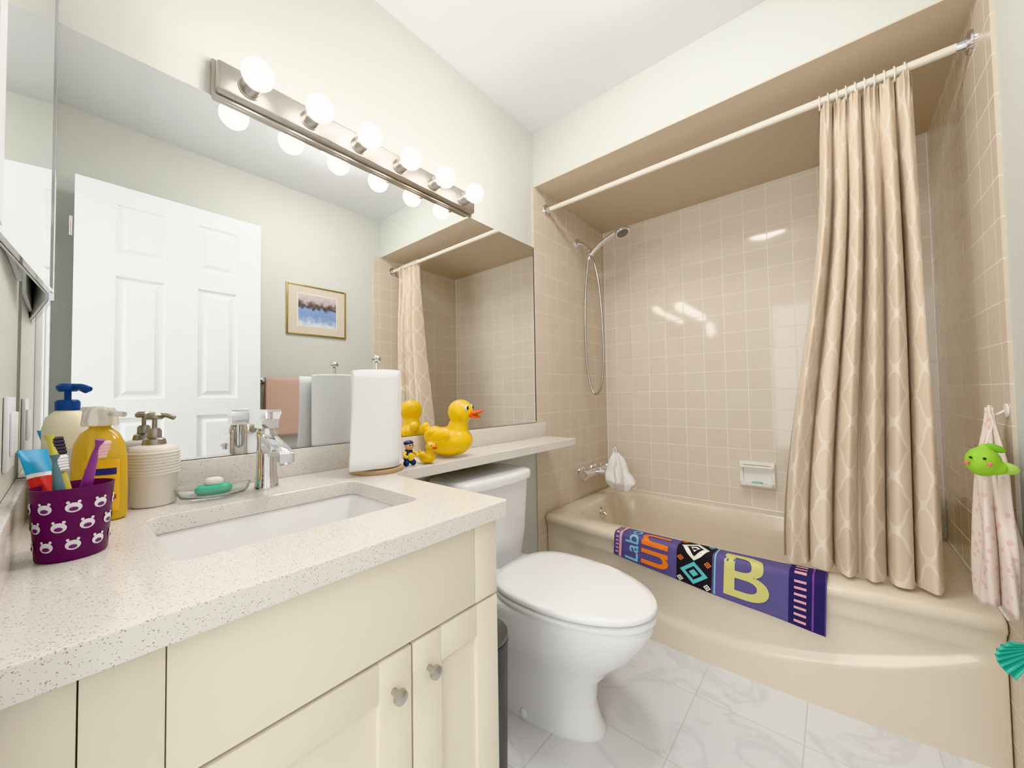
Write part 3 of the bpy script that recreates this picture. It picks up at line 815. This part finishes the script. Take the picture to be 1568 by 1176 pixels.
# ------------------------------------------------------------ entry door (open)
do=E('door_1',(1.44,.39,0))
dx=1.425
def door():
    bm=bmesh.new(); Y0,Y1=.018,.755; Z0,Z1=.012,2.095
    U=[Y0,.150,.330,.460,.640,Y1]; V=[Z0,.22,.97,1.06,1.655,1.755,2.005,Z1]
    cells={(1,1),(3,1),(1,3),(3,3),(1,5),(3,5)}
    rings=[(0,0),(.007,-.008),(.015,-.010),(.024,-.010),(.040,-.001),(.044,-.001)]
    for i in range(5):
        for j in range(7):
            q=lambda ins,d:[bm.verts.new((dx-d,y,z)) for y,z in ((U[i]+ins,V[j]+ins),(U[i+1]-ins,V[j]+ins),(U[i+1]-ins,V[j+1]-ins),(U[i]+ins,V[j+1]-ins))]
            if (i,j) in cells:
                R=[q(a,b) for a,b in rings]
                for A,B in zip(R,R[1:]):
                    for k in range(4): bm.faces.new((A[k],A[(k+1)%4],B[(k+1)%4],B[k]))
                bm.faces.new(R[-1])
            else: bm.faces.new(q(0,0))
    bmesh.ops.remove_doubles(bm,verts=bm.verts,dist=1e-5)
    fin(bm,'panel_face',DOORM,do,False)
    bm=bmesh.new(); bmesh.ops.create_cube(bm,size=1)
    lo=(dx+.0005,Y0,Z0); hi=(dx+.035,Y1,Z1)
    for v in bm.verts: v.co=Vector([lo[k]+(v.co[k]+.5)*(hi[k]-lo[k]) for k in range(3)])
    bmesh.ops.delete(bm,geom=[f for f in bm.faces if f.calc_center_median().x<dx+.001],context='FACES')
    fin(bm,'slab',DOORM,do,False)
    for z in (.25,1.05,1.85): rod(f'hinge_{z}',(dx+.002,.008,z-.045),(dx+.002,.008,z+.045),.006,NICK,do,12)
    lathe('knob',[(0,0),(.026,0),(.026,.006),(.010,.012),(.010,.03),(.022,.036),(.026,.048),(.018,.058),(0,.060)],(dx,.70,.88),NICK,do,24,axis_rot((-1,0,0)))
door()

# picture on right wall
pf=E('framed_picture',(XR,1.145,1.65))
y0,y1,z0,z1=.935,1.335,1.48,1.825
fx0=XR-.0005
for i,(a,b,c,d) in enumerate(((y0,y0+.012,z0,z1),(y1-.012,y1,z0,z1),(y0+.012,y1-.012,z0,z0+.012),(y0+.012,y1-.012,z1-.012,z1))):
    box(f'frame_{i}',(fx0-.011,a,c),(fx0,b,d),GOLD,pf,.002)
box('mat_board',(fx0-.008,y0+.012,z0+.012),(fx0-.004,y1-.012,z1-.012),M('mat_board',(212,200,182),.7),pf)
box('inner_mat',(fx0-.009,y0+.066,z0+.060),(fx0-.008,y1-.066,z1-.056),M('mat_inner',(235,225,210),.7),pf)
box('painting',(fx0-.010,y0+.073,z0+.067),(fx0-.009,y1-.073,z1-.063),PICT,pf)

# towel bar + towel on right wall
tw=E('towel_on_bar',(XR-.05,.97,1.16))
for y in (.80,1.16): 
    lathe(f'post_{y}',[(0,0),(.02,0),(.02,.006),(.010,.010),(.010,.06),(0,.062)],(XR-.0005,y,1.165),CHROME,tw,20,axis_rot((-1,0,0)))
rod('bar',(XR-.055,.79,1.165),(XR-.055,1.17,1.165),.008,CHROME,tw,16)
TWM=add_bump(M('towel_rose',(204,170,154),.95),400,.7,.003)
def twf(u,v):
    y=.80+.32*u; 
    d=v*.72
    if d<.33: p=Vector((XR-.055+.014,y,.84+d))
    elif d<.37:
        t=(d-.33)/.04*pi; p=Vector((XR-.055+.014*cos(t),y,1.17+.012*sin(t)))
    else: p=Vector((XR-.055-.014-.006*sin(u*9)*(d-.37)/.3,y,1.17-(d-.37)))
    return p
grid('towel',30,60,twf,TWM,tw,.008)

# ------------------------------------------------------------ right wall hanging cloth with plush
XW=XR-TT
HY=1.585
hk=E('hanging_washcloth',(XW,HY,.98))
lathe('hook_base',[(0,0),(.018,0),(.018,.004),(0,.006)],(XW-.0005,HY,.990),HOOK,hk,20,axis_rot((-1,0,0)))
tube('hook_arm',[(XW-.004,HY,.990),(XW-.022,HY,.978),(XW-.030,HY,.988),(XW-.030,HY,1.004)],.0035,HOOK,hk,5,8)
PINK=M('cloth_pink',(228,205,190),.9)
def pinkf():
    nt=PINK.node_tree; v=N(nt,'ShaderNodeTexVoronoi'); v.inputs['Scale'].default_value=48; L(nt,pos(nt),v.inputs['Vector'])
    L(nt,mixc(nt,mth(nt,'LESS_THAN',v.outputs['Distance'],.32),rgb(232,214,202),rgb(226,188,182)),bsdf(PINK).inputs['Base Color'])
pinkf()
def pk(u,v):
    a=2*pi*u
    r=.008+.026*ss(0,.35,v)+.018*ss(.3,1,v)
    r*=1+.30*sin(5*a+2.5*v)+.15*sin(9*a-3*v)
    x=XW-.030-.010*ss(0,.6,v)+r*.60*cos(a)
    x=min(x,XW-.004)
    y=HY-.060*ss(0,.8,v)+r*1.5*sin(a)
    z=.998-.48*v+.012*sin(2*a)*v+(.016*cos(a)*v)
    return Vector((x,y,z))
grid('cloth',96,40,pk,PINK,hk,.003)
cx_,cy_,cz_=XW-.070,1.455,.870
pl=E('plush_bird_toy',(cx_,cy_,cz_))
GRN=add_bump(M('plush_green',(150,203,72),.9),300,.6,.002)
blob('plush_body',[((cx_,cy_,cz_),(.030,.035,.036)),((cx_+.018,cy_-.010,cz_-.012),(.021,.016,.017)),((cx_+.006,cy_+.004,cz_+.032),(.011,.011,.013))],GRN,pl,.003,5)
sph('leaf',(cx_+.020,cy_,cz_+.034),(.018,.009,.009),M('plush_leaf',(120,185,60),.9),pl,Matrix.Rotation(radians(25),3,'Y'))
sph('wing',(cx_+.034,cy_-.010,cz_-.012),(.020,.009,.014),M('plush_pale',(175,215,105),.9),pl,Matrix.Rotation(radians(15),3,'Y'))
fd=Vector((-.42,-.90,.1)).normalized(); sdv=Vector((.90,-.42,0)).normalized()
for s in (-1,1):
    c=Vector((cx_,cy_,cz_))+fd*.032+sdv*s*.011+Vector((0,0,.008)); sph(f'eye_{s+1}',c,(.003,.003,.003),BLACK,pl)
    c=Vector((cx_,cy_,cz_))+fd*.029+sdv*s*.018+Vector((0,0,-.005)); sph(f'cheek_{s+1}',c,(.0045,.0045,.0045),M('cheek',(240,120,120),.9),pl)
tube('loop_cord',[(cx_+.006,cy_,cz_+.042),(cx_+.03,cy_+.06,cz_+.09),(XW-.034,HY-.01,.992)],.0018,HOOK,pl,5,6)
# teal scoop toy hung on right wall
sc=E('teal_bath_scoop',(XR-.03,1.40,.46))
TEAL=M('teal_plastic',(70,190,165),.35)
def fan(u,v):
    a=radians(180)+(u-.5)*radians(95); r=.010+.080*v
    x=XR-.008+r*cos(a)*.90; z=.474+.60*r*sin(a)-.032*v
    y=1.405-.006*cos(u*2*pi*7)*v-.03*v
    return Vector((x,y,z))
grid('fan_shell',84,16,fan,TEAL,sc,.003)
rod('scoop_handle',(XR-.014,1.40,.476),(XR-.018,1.440,.480),.007,TEAL,sc,14)
lathe('suction_cup',[(0,0),(.02,0),(.016,.008),(.006,.016),(0,.016)],(XR-.0005,1.440,.480),TEAL,sc,20,axis_rot((-1,0,0)))
bb=E('body_wash_bottle',(1.49,2.36,TZ))
lathe('bottle',[(0,0),(.022,0),(.025,.004),(.025,.13),(.020,.15),(.011,.158),(.011,.165),(0,.165)],(1.497,2.362,TZ+.002),BLACK,bb,28)
lathe('cap',[(0,.165),(.013,.165),(.013,.185),(0,.187)],(1.497,2.362,TZ+.002),DARK,bb,20)

# ------------------------------------------------------------ world, camera
w=bpy.data.worlds.new('World'); S.world=w; w.use_nodes=True
w.node_tree.nodes['Background'].inputs[0].default_value=(.8,.85,.9,1); w.node_tree.nodes['Background'].inputs[1].default_value=.3
try: S.view_settings.view_transform='Khronos PBR Neutral'
except Exception: S.view_settings.view_transform='Standard'
S.view_settings.gamma=1.2
S.view_settings.exposure=.22
cam=bpy.data.cameras.new('camera'); co=bpy.data.objects.new('camera',cam); C.objects.link(co)
cam.sensor_width=36; cam.lens=581/1568*36; cam.clip_start=.01
co.matrix_world=Matrix.Translation((1.2,0,1.05))@Matrix.Rotation(radians(40.3),4,'Z')@Matrix.Rotation(radians(90+1.7),4,'X')@Matrix.Rotation(radians(-.9),4,'Z')
S.camera=co
